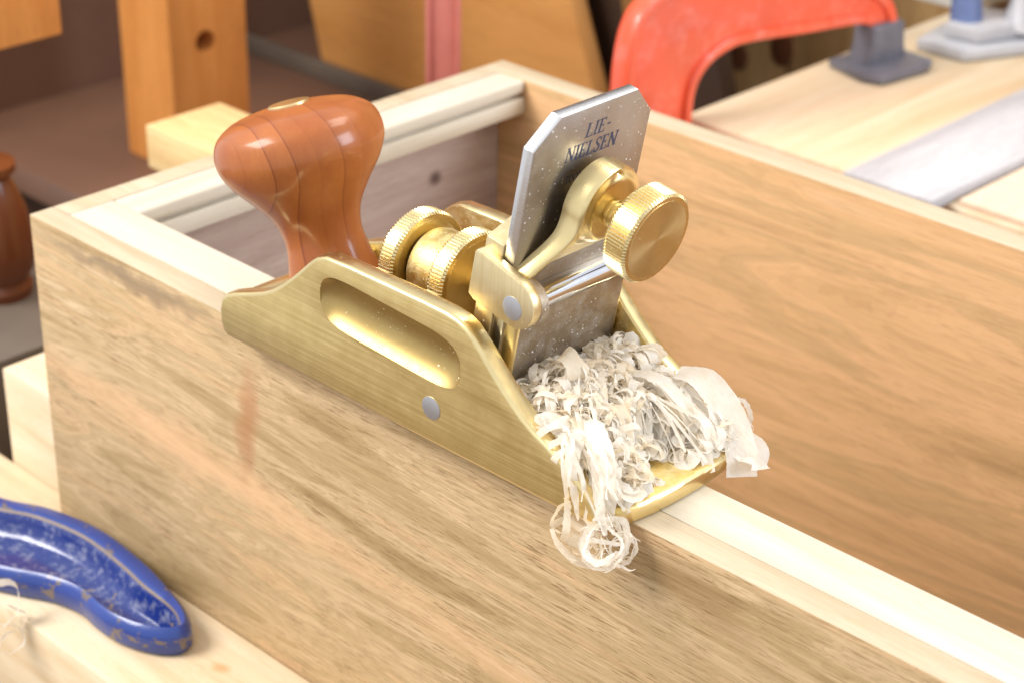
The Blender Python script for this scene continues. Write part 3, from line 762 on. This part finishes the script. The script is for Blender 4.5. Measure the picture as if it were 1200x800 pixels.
def single(label, builder, mat='shaving'):
    V, F = [], []; builder(V, F)
    o = shav_obj('wood_shaving', V, F, M[mat]); tag(o, label, 'shaving', 'large single shavings'); return o
def b_flap(V, F):
    sheet(V, F, [(219, 35, 18), (226, 36.5, 18), (233, 37, 12.5), (238.5, 35.5, 5.5), (241, 33.5, -0.5)], [(0.35, 1, 0.2), (0.5, 1, 0.25)], [5, 7.0, 7.6, 7.8, 7.4], 7, 9, 0.04, 0.06)
    sheet(V, F, [(237.0, 36.5, 6), (240.5, 37.8, 4.0), (243.5, 37.0, 1.0)], [(0.7, -0.35, -0.7)], [7.5, 8.5, 8.5], 5, 6, 0.03, -0.05)
single('wide flat shaving with a square end hanging past the far front corner of the plane', b_flap)
def b_second(V, F):
    sheet(V, F, [(211, 26, 18), (218, 27.5, 19), (226.5, 28, 15.2), (233.5, 26.5, 8.5), (238.3, 25.0, 3.0)], [(0.1, 1, 0.3), (0.5, 0.8, -0.2), (0.3, 1, 0.1)], [2.0, 4.0, 4.6, 4.0, 2.4], 6, 9, 0.09, 0.10)
    for k in range(9):
        y = rng.uniform(24, 35); a = np.array([rng.uniform(206, 218), y+rng.uniform(-3, 1), 17.5]); c = np.array([rng.uniform(229, 238.5), y+rng.uniform(-4, 2), rng.uniform(4, 9)])
        w = rng.uniform(0.8, 3.2); d1 = np.array([0.2, 1, 0.2])+0.5*rand_dir()
        sheet(V, F, [a, a*0.6+c*0.4+np.array([0, rng.uniform(-2, 2), rng.uniform(2.5, 4.5)]), a*0.2+c*0.8+np.array([1, rng.uniform(-1, 1), rng.uniform(1.5, 3.5)]), c], [d1, d1+0.9*rand_dir(), d1+0.9*rand_dir()], [0.5*w, w, w, 0.5*w], 5, 9, 0.12, rng.uniform(-0.12, 0.15))
    for k in range(24):
        y = rng.uniform(22, 36); a = np.array([rng.uniform(208, 224), y, 16.5]); c = np.array([rng.uniform(226, 239), y+rng.uniform(-4, 3), rng.uniform(4, 10)])
        sheet(V, F, [a, (a+c)/2+np.array([1, rng.uniform(-3, 3), rng.uniform(2, 4.5)]), c], [rand_dir(), rand_dir()], rng.uniform(0.25, 1.0), 3, 12, 0.25, 0.1)
single('broad striped shaving sloping down to the toe beside the square ended one', b_second)
def b_vertical(V, F):
    sheet(V, F, [(218, 4, 17), (223.5, 0.5, 19.0), (230, -3.4, 14.5), (233.0, -5.8, 7), (233.6, -6.0, 1.0)], [(0.75, 0.66, 0.1), (0.85, 0.4, -0.2), (0.6, 0.8, 0.1)], [2.0, 4.4, 5.6, 5.0, 3.2], 7, 9, 0.07, 0.12)
    for k in range(9):
        y = rng.uniform(-4, 6); a = np.array([rng.uniform(212, 221), y, heap(217, max(-3, y))]); c = np.array([rng.uniform(226, 236), rng.uniform(-9.4, -4), rng.uniform(-0.5, 7)])
        m1 = a*0.62+c*0.38 + np.array([rng.uniform(0, 2.5), rng.uniform(-2.5, 1), rng.uniform(2.5, 5.5)]); m2 = a*0.25+c*0.75 + np.array([rng.uniform(0, 3), rng.uniform(-3, 0), rng.uniform(1.5, 4)])
        w = rng.uniform(1.0, 3.6); d1 = np.array([0.7, 0.6, 0.2])+0.5*rand_dir()
        sheet(V, F, [a, m1, m2, c], [d1, d1+0.9*rand_dir(), d1+0.9*rand_dir()], [0.5*w, w, w, 0.4*w], 5, 9, 0.12, rng.uniform(-0.12, 0.15))
    for k in range(26):
        a = np.array([rng.uniform(213, 224), rng.uniform(-4, 6), rng.uniform(14, 18)]); c = np.array([rng.uniform(224, 237), rng.uniform(-9.5, -1), rng.uniform(-1, 9)])
        m = (a+c)/2 + np.array([rng.uniform(-1, 4), rng.uniform(-5, 1), rng.uniform(1, 6)])
        sheet(V, F, [a, m, c], [rand_dir(), rand_dir()], rng.uniform(0.25, 1.1), 3, 12, 0.25, 0.1)
single('broad shaving bulging over the near front corner of the plane above the loops', b_vertical)
def b_hang(V, F):
    c = (236.0, -8.0, -2.0)
    for k in range(7): coil(V, F, (c[0]+rng.uniform(-1, 1), c[1]+rng.uniform(-1.5, 1), c[2]+rng.uniform(-1, 1)), (0.6+rng.uniform(-.35, .35), -0.62+rng.uniform(-.35, .35), 0.35+rng.uniform(-.25, .25)), rng.uniform(3.8, 5.6), rng.uniform(0.6, 1.7), rng.uniform(0.6, 1.0), 2.6, 44, 0.08, rng.uniform(0.95, 1.2), 0.3, wob=0.09, radial=rng.uniform(0.35, 0.85))
    sheet(V, F, [(231.5, -10.8, -1.6), (235.6, -10.2, -0.6), (239.5, -7.0, -1.2)], [(0, 0, 1)], [0.8, 1.3, 0.8], 3, 8, 0.2)
    coil(V, F, (236.6, -9.2, -4.6), (0.6, -0.6, 0.4), 0.8, 0.35, 1.3, 0.4, 24, -0.5, 1, 0.1)
    for k in range(4): coil(V, F, (239.0+rng.uniform(-1, 1), -5.6, -3.2+rng.uniform(-1, 1)), (0.5, -0.7, 0.3), rng.uniform(2.4, 3.6), rng.uniform(0.4, 1.0), 0.75, 1.5, 30, 0.1, 1.2, 0.25, radial=0.6)
    for k in range(10): coil(V, F, (rng.uniform(230, 240), -8.5, rng.uniform(-6, 1)), rand_dir(), rng.uniform(1.5, 3.5), rng.uniform(0.15, 0.35), rng.uniform(0.4, 0.9), 1.5, 24, 0, 1, 0.2, cross=2)
single('open round loop of narrow shaving dangling in front of the box wall', b_hang)
def b_roll(V, F):
    coil(V, F, (228.6, -9.0, -1.8), (0.64, 0.64, -0.42), 3.2, 4.2, 0.9, 2.5, 44, 0.35, 0.95, 0.10, wob=0.10, cross=5)
    coil(V, F, (225.6, -9.8, 0.2), (0.70, 0.6, -0.2), 4.2, 1.8, 0.9, 3.0, 40, 0.15, 1.0, 0.2, wob=0.1)
    coil(V, F, (226.6, -9.8, 1.2), (0.2, -0.7, 0.6), 3.6, 1.2, 0.8, 2.0, 40, 0.15, 1.0, 0.2, wob=0.1)
    sheet(V, F, [(221.8, -10.5, -3.4), (225.0, -11.4, -5.8), (230.5, -11.0, -7.9), (236.0, -8.6, -8.2)], [(0.1, 0.1, 1), (0.4, -0.2, 0.8)], [1.8, 2.4, 2.8, 1.8], 5, 9, 0.1, 0.12)
    sheet(V, F, [(221.6, -10.5, -3.2), (223.6, -8.2, -1.5), (229, -7.0, -2.8), (233, -7.4, -5.5)], [(0.1, 0.1, 1)], [1.6, 2.0, 2.2, 1.4], 4, 8, 0.12, 0.1)
    for k in range(5): coil(V, F, (231.0+rng.uniform(-2, 2), -9.6, -4.4+rng.uniform(-2, 2)), (0.4+rng.uniform(-.3, .3), -0.7, 0.5), rng.uniform(1.8, 3.4), rng.uniform(0.4, 1.3), rng.uniform(0.6, 1.1), 1.0, 36, 0.1, 1, 0.25, radial=0.5)
single('rolled shaving hanging left of the open loop against the box wall', b_roll, 'shaving2')
def b_bladecurl(V, F):
    coil(V, F, (205.6, 11.5, 23.0), (0.25, 1.0, 0.05), 3.3, 5.5, 0.80, 0.6, 40, 0.2, 0.8, 0.05, phase=2.2, wob=0.04, cross=5, taper=False)
single('curled shaving standing against the lower front face of the lever cap', b_bladecurl, 'shaving2')
def b_peak(V, F):
    sheet(V, F, [(206.5, 35.5, 12), (204.8, 35.8, 18), (203.2, 36.0, 22.5)], [(0.6, 0.9, 0.2)], [7, 6, 1.6], 6, 8, 0.14, 0.12)
    sheet(V, F, [(207, 34, 17), (210, 36.5, 20), (212.5, 38, 18.2)], [(0.3, 0.2, 1)], [4.5, 5, 3], 5, 8, 0.15, 0.15)
single('crinkled pointed shaving at the top of the heap near the far side wall', b_peak)
def b_near(V, F):
    for k in range(6):
        coil(V, F, (213.5+k*1.9, -2.2-0.3*k, 15.2-0.9*k), (0.72, -0.30+rng.uniform(-.2, .2), -0.35), 4.2+rng.uniform(-.6, .8), rng.uniform(1.0, 2.2), 0.8, 1.5, 34, 0.1, 0.9, 0.14, phase=rng.uniform(0, 6), wob=0.06)
single('bundle of looping narrow shaving spilling over the near side wall', b_near)
def b_wisp(V, F):
    sheet(V, F, [(228, 38.5, 14.5), (232.5, 40.2, 14.2), (234.5, 41.5, 13.8), (236, 42.2, 10.5), (236.5, 41.8, 8.0)], [(0.2, 0.3, 1)], [0.7, 1.1, 1.2, 1.2, 0.5], 3, 8, 0.25)
    coil(V, F, (236.6, 41.6, 7.6), (0.6, -0.6, 0.4), 0.9, 0.5, 0.9, 0.5, 24, -0.3, 1, 0.1)
single('thin frayed wisp of shaving poking out beyond the far side wall', b_wisp)
def b_floor(V, F):
    coil(V, F, (36, -46, -100), (0.4, -0.6, 0.5), 6, 4.0, 1.1, 6, 40, 0.2, 1, 0.12, cross=5)
    coil(V, F, (43, -47.5, -108), (0.2, -0.6, 0.7), 4, 1.0, 1.2, 6, 40, 0.2, 1, 0.2)
    coil(V, F, (40, -46, -104), (0.7, -0.3, 0.7), 5, 1.5, 0.9, 6, 40, 0.2, 1, 0.2)
single('small tangle of shaving caught on the pine board below the blue clamp', b_floor)

# ------------------------------------------------------------------ blue clamp in the foreground
bc = thing('bar_clamp', 'chipped blue cast iron clamp jaw lying on the pine board against the box', 'clamp')
outl = smooth_path([(-60, -27), (-35, -20), (-9, -13.5), (6, -6.6), (27, -2.4), (50, -3.6), (66, -6.4), (79, -9.8), (86, -13.4), (88, -17.2), (86.6, -21), (82.5, -24.6), (76, -27.6), (68, -29.4), (60, -29.4), (51, -28.6), (40, -31.0), (28, -37), (8, -46), (-20, -57), (-60, -64)], 5, True)
outl = np.array(outl)
def inset(P, d):
    n = len(P); out = []
    for i in range(n):
        t = P[(i+1) % n]-P[(i-1) % n]; t = t/np.linalg.norm(t); out.append(P[i] + np.array([t[1], -t[0]])*d)
    return np.array(out)
ZT, ZBm = -96.0, -105.2
rings = [(inset(outl, 1.2), ZBm), (outl, ZBm+1.6), (outl, ZT-3.4), (inset(outl, 0.5), ZT-1.7), (inset(outl, 1.4), ZT-0.5), (inset(outl, 2.0), ZT)]
def two_side(d_up, d_lo):
    """unequal rim: the wall-side flange is wide, the near lip narrow"""
    n = len(outl); out = []
    base = inset(outl, 1.0)
    for i in range(n):
        t = outl[(i+1) % n]-outl[(i-1) % n]; t = t/np.linalg.norm(t); nrm = np.array([t[1], -t[0]])
        k = 0.5*(1 - nrm[1]) ; k = min(1, max(0, k))                 # 1 where the edge faces the box
        q = min(1, max(0, (outl[i][0]-58)/26)); fq = 1 - 0.45*q*q*(3-2*q)
        out.append(outl[i] + nrm*(d_lo + (d_up-d_lo)*k**1.5)*fq)
    return np.array(out)
rings += [(two_side(6.8, 2.5), ZT-0.3), (two_side(7.6, 2.9), ZT-1.0), (two_side(8.4, 3.3), ZT-3.0), (two_side(9.4, 4.0), ZT-5.4), (two_side(10.8, 5.2), ZT-7.2), (two_side(12.0, 7.0), ZT-8.0)]
V, F, fm = [], [], []; n = len(outl)
for P, z in rings:
    for p in P: V.append((p[0], p[1], z))
for r in range(len(rings)-1):
    for i in range(n):
        F.append((r*n+i, r*n+(i+1) % n, (r+1)*n+(i+1) % n, (r+1)*n+i)); fm.append(3 if r < 2 else 1 if r == 6 else (0 if r < 6 else 2))
F.append(tuple(range((len(rings)-1)*n, len(rings)*n))); fm.append(2)
F.append(tuple(range(n))[::-1]); fm.append(0)
mesh('jaw', V, F, None, bc, ang=45, mats=[M['blue'], M['rim_bare'], M['blue_dusty_shaded'], M['rim_worn']], fm=fm)

# ------------------------------------------------------------------ background: shelf unit, post, boards
sh = thing('shelf_unit', 'dark brown shelf unit in shadow behind the left end of the box', 'shelf')
box('shelf', (-430, 213, -165), (-215, 620, -150), M['brown'], sh, 1)
box('back_panel', (-445, 150, -700), (-430.2, 700, 260), M['brown'], sh, 0)
box('divider', (-430, 411, -150), (-200, 415.5, -139), M['trim'], sh, 1)
box('side_panel', (-430, 520, -150), (-190, 532, 260), M['amber'], sh, 1)
box('lower_panel', (-430, 250, -700), (-215, 262, -166), M['dark'], sh, 0)
po = thing('wooden_post', 'square orange fir post with one round hole behind the cherry knob', 'post')
post = box('post', (-331, 265, -149.8), (-289, 314, 260), M['post'], po, 1.5)
cutp = lathe('cut', [(6.0, -30), (6.0, 30)], M['post'], None, frame((-300, 287, -84), (1, 0, 0)), 32)
boolean(post, cutp); sharp(post.data)
lathe('hole_shade_disc', [(5.9, 0), (5.9, 1)], M['dark'], po, frame((-318, 287, -84), (1, 0, 0)), 32)  # dark disc standing in for the shade inside the hole
hb_ = box('hanging_board', (-225, 90, -26), (-199, 146, 150), M['post'], None, 1); hb_.rotation_euler = (0, 0, 0)
tag(hb_, 'orange board end hanging in the top left corner', 'board')
hb_.data.transform(Matrix.Translation((0.0, 0.0, 0.0)))
stick = thing('pine_offcut', 'thick honey pine offcut with a sawn end behind the left wall of the box', 'board')
box('plank', (-128.5, 134, -61), (-4, 171, -43), M['pine_end'], stick, 0.8)
box('foot', (-60, 136, -150.2), (-6, 169, -61.1), M['pine_end'], stick, 0.8)
tb = prism('plywood_board', [(-348, -149), (-126, -144), (-229, 120), (-422, 120)], lambda x, z, y: (x, y, z), 416, 428, M['tan'], None, bev=1)
tag(tb, 'wide tan plywood board leaning behind the far left corner of the box', 'board')
dkb = prism('dark_board', [(-170, -190), (-50, -190), (-150, 150), (-270, 150)], lambda x, z, y: (x, y, z), 440, 452, M['dark'], None, bev=1)
tag(dkb, 'dark brown board standing between the plywood and the red clamp', 'board')
amb = prism('amber_board', [(-106, -190), (-92, -190), (-176, 150), (-190, 150)], lambda x, z, y: (x, y, z), 431, 437, M['amber'], None, bev=1)
tag(amb, 'narrow amber board in shadow just left of the red clamp', 'board')
# turned leg at the left edge
tl_ = lathe('turned_leg', [(6, 0), (12, 0.2), (12.5, 4), (11, 7), (13.8, 12), (14.5, 22), (13, 36), (9.5, 46), (7.5, 50), (10.5, 53), (10.5, 56), (3, 57)], M['mahogany'], None, frame((-154, 78, -106), (0.03, -0.02, 1)), 48)
tag(tl_, 'glossy red brown turned leg at the left edge behind the box', 'leg')
lb = box('grey_ledge', (-200, 40, -150.1), (-105, 110, -106.2), M['trim'], None, 1)
tag(lb, 'grey brown ledge under the glossy turned leg', 'ledge')

# red bar clamp standing upright behind the far corner
rb = thing('bar_clamp', 'upright pinkish red clamp bar in front of the plywood board', 'clamp')
br = Vector((0.72, 0.694, 0)).normalized(); bf = Vector((br.y, -br.x, 0))
def barpt(u, z, h): p = Vector((-117.5, 287, 0)) + br*u + bf*h; return (p.x, p.y, z)
prism('bar_web', [(-7.6, -150), (7.6, -150), (7.6, 200), (-7.6, 200)], lambda u, z, h: barpt(u, z, h), -2, 2, M['red_bar'], rb, bev=0.3)
for u in (-6.7, 6.7): prism('bar_flange', [(u-1.0, -150), (u+1.0, -150), (u+1.0, 200), (u-1.0, 200)], lambda a, z, h: barpt(a, z, h), -4, 4, M['red_bar'], rb, bev=0.5)

# ------------------------------------------------------------------ right: bench with clamps and boards
rbench = box('pine_bench_top', (-17, 331, -110), (700, 560, -60), M['pine_y'], None, 1.5)
tag(rbench, 'pale pine bench top behind the far wall of the box', 'bench')
gb = prism('grey_board', [(75, 318), (116, 318), (118, 470), (76, 540), (74, 500)], lambda x, y, z: (x, y, z), -59.8, -54.5, M['grey_board'], None, bev=1)
tag(gb, 'weathered grey white board lying on the pine bench', 'board')
pk = box('pink_board', (119, 333, -59.9), (420, 540, -57.2), M['pink'], None, 0.8)
tag(pk, 'thin pinkish board lying right of the grey white board', 'board')

rc = thing('c_clamp', 'big scuffed red C clamp gripping the pine bench top', 'clamp')
S0 = Vector((-15, 301, 0)); D = Vector((21, 151, 0)).normalized(); N_ = Vector((D.y, -D.x, 0))
def cp(s, z, h): p = S0 + D*s + N_*h; return (p.x, p.y, z)
cout = smooth_path([(-14.5, -150), (-15.6, -90), (-15.6, -48), (-15.2, -28), (-11.5, -10), (-3, 0), (14, 6.5), (45, 6), (90, -2), (125, -12), (142, -20), (151.5, -30), (155.0, -41), (154.5, -50), (134.5, -50), (134.2, -42), (130.5, -38.5), (120, -37.6), (90, -35.5), (60, -33.2), (47, -33.5), (37, -36.8), (31, -42), (28.6, -49), (28.2, -60), (28.0, -90), (28, -150)], 4)
def off_line(pts, d):
    P = [np.array(p, float) for p in pts]; out = []
    for i in range(len(P)):
        t = P[min(i+1, len(P)-1)]-P[max(i-1, 0)]; t = t/np.linalg.norm(t); out.append(P[i]+np.array([t[1], -t[0]])*d)
    return out
cout = inset(np.array(cout), 2.6)
cout[:, 1] = np.where((cout[:, 0] > 129) & (cout[:, 1] < -41), -41, cout[:, 1])
cf = prism('frame', [(p[0], p[1]) for p in cout], lambda s, z, h: cp(s, z, h), -3.0, 3.0, M['red'], rc, bev=1.4, seg=3, bang=60)
# raised ribs along outer and inner edge of the frame casting
def rib(pts, w, hh, name, din):
    V, F = [], []; P = [np.array(p) for p in smooth_path(off_line(pts, din), 6)]; n = len(P)
    for i in range(n):
        t = P[min(i+1, n-1)]-P[max(i-1, 0)]; t = t/np.linalg.norm(t); q = np.array([-t[1], t[0]])*w/2
        for (a, h) in ((P[i]-q, -hh), (P[i]+q, -hh), (P[i]+q, hh), (P[i]-q, hh)): V.append(cp(a[0], a[1], h))
    for i in range(n-1):
        for k in range(4): F.append((i*4+k, i*4+(k+1) % 4, (i+1)*4+(k+1) % 4, (i+1)*4+k))
    F += [(0, 1, 2, 3), tuple(range((n-1)*4, n*4))[::-1]]
    o = mesh(name, V, F, M['red'], cf); bevel_me(o.data, 0.9, 2); sharp(o.data, 45)
rib([(-13.2, -149), (-13.5, -90), (-13.5, -50), (-13, -29), (-9.6, -12), (-2, -2.5), (14, 3.8), (45, 3.4), (90, -4.6), (124, -14.5), (140, -22.5), (148.5, -31.5), (152, -42)], 5.0, 5.0, 'rib', 2.6)
rib([(25.6, -149), (25.6, -90), (25.8, -60), (26.4, -48), (29.2, -40.6), (36, -34.4), (47, -30.8), (60, -30.4), (90, -32.6), (119, -34.8), (131, -36.5)], 4.2, 5.0, 'rib', -2.6)
prism('lower_arm', [(-14, -150), (28, -150), (60, -165), (150, -168), (150, -190), (20, -196), (-8, -180)], lambda s, z, h: cp(s, z, h), -6, 6, M['red'], rc, bev=2)
pd = prism('anvil', [(134, -37.5), (154.5, -37.5), (156, -48), (158.5, -58.6), (130, -58.6), (133.5, -48)], lambda s, z, h: cp(s, z, h), -6.5, 6.5, M['iron'], rc, bev=2.0, seg=3)
tip = prism('anvil_pad', [(126, -12.5), (160, -12.5), (165, -8), (165, 16), (158, 20), (127, 20), (123, 12)], lambda s, h, z: cp(s, z, h), -59.6, -55.5, M['iron'], rc, bev=1.2, seg=2)

gc = thing('c_clamp', 'blurred grey and blue clamp foot at the top right on the bench', 'clamp')
def gp(x, y, z): return (x, y, z)
prism('foot', [(4, 478), (30, 478), (50, 520), (40, 540), (8, 540), (0, 505)], lambda x, y, z: (x, y, z), -59.8, -54, M['clamp_grey'], gc, bev=1.5)
prism('foot_block', [(12, 487), (30, 490), (40, 516), (24, 526), (12, 520)], lambda x, y, z: (x, y, z), -54, -46, M['clamp_grey'], gc, bev=2)
tube('arm', [(18, 498, -52), (15, 500, -36), (14, 503, -10), (16, 508, 30), (16, 508, 120)], [8, 7, 6.5, 6.5, 6.5], M['blue_grey'], gc, 20)
tube('spindle', [(34, 516, -52), (36, 522, -36), (42, 532, -15), (60, 560, 60)], [9, 8, 7, 7], M['clamp_grey'], gc, 20)
wb = box('white_carton', (-45, 545, -59.7), (-6, 580, -20), M['white'], None, 1)
tag(wb, 'blurred off white carton between the red clamp and the grey clamp', 'carton')
bp = box('brown_offcut', (62, 530, -59.7), (130, 575, 40), M['amber'], None, 1)
tag(bp, 'blurred brown offcut standing at the top right corner', 'board')
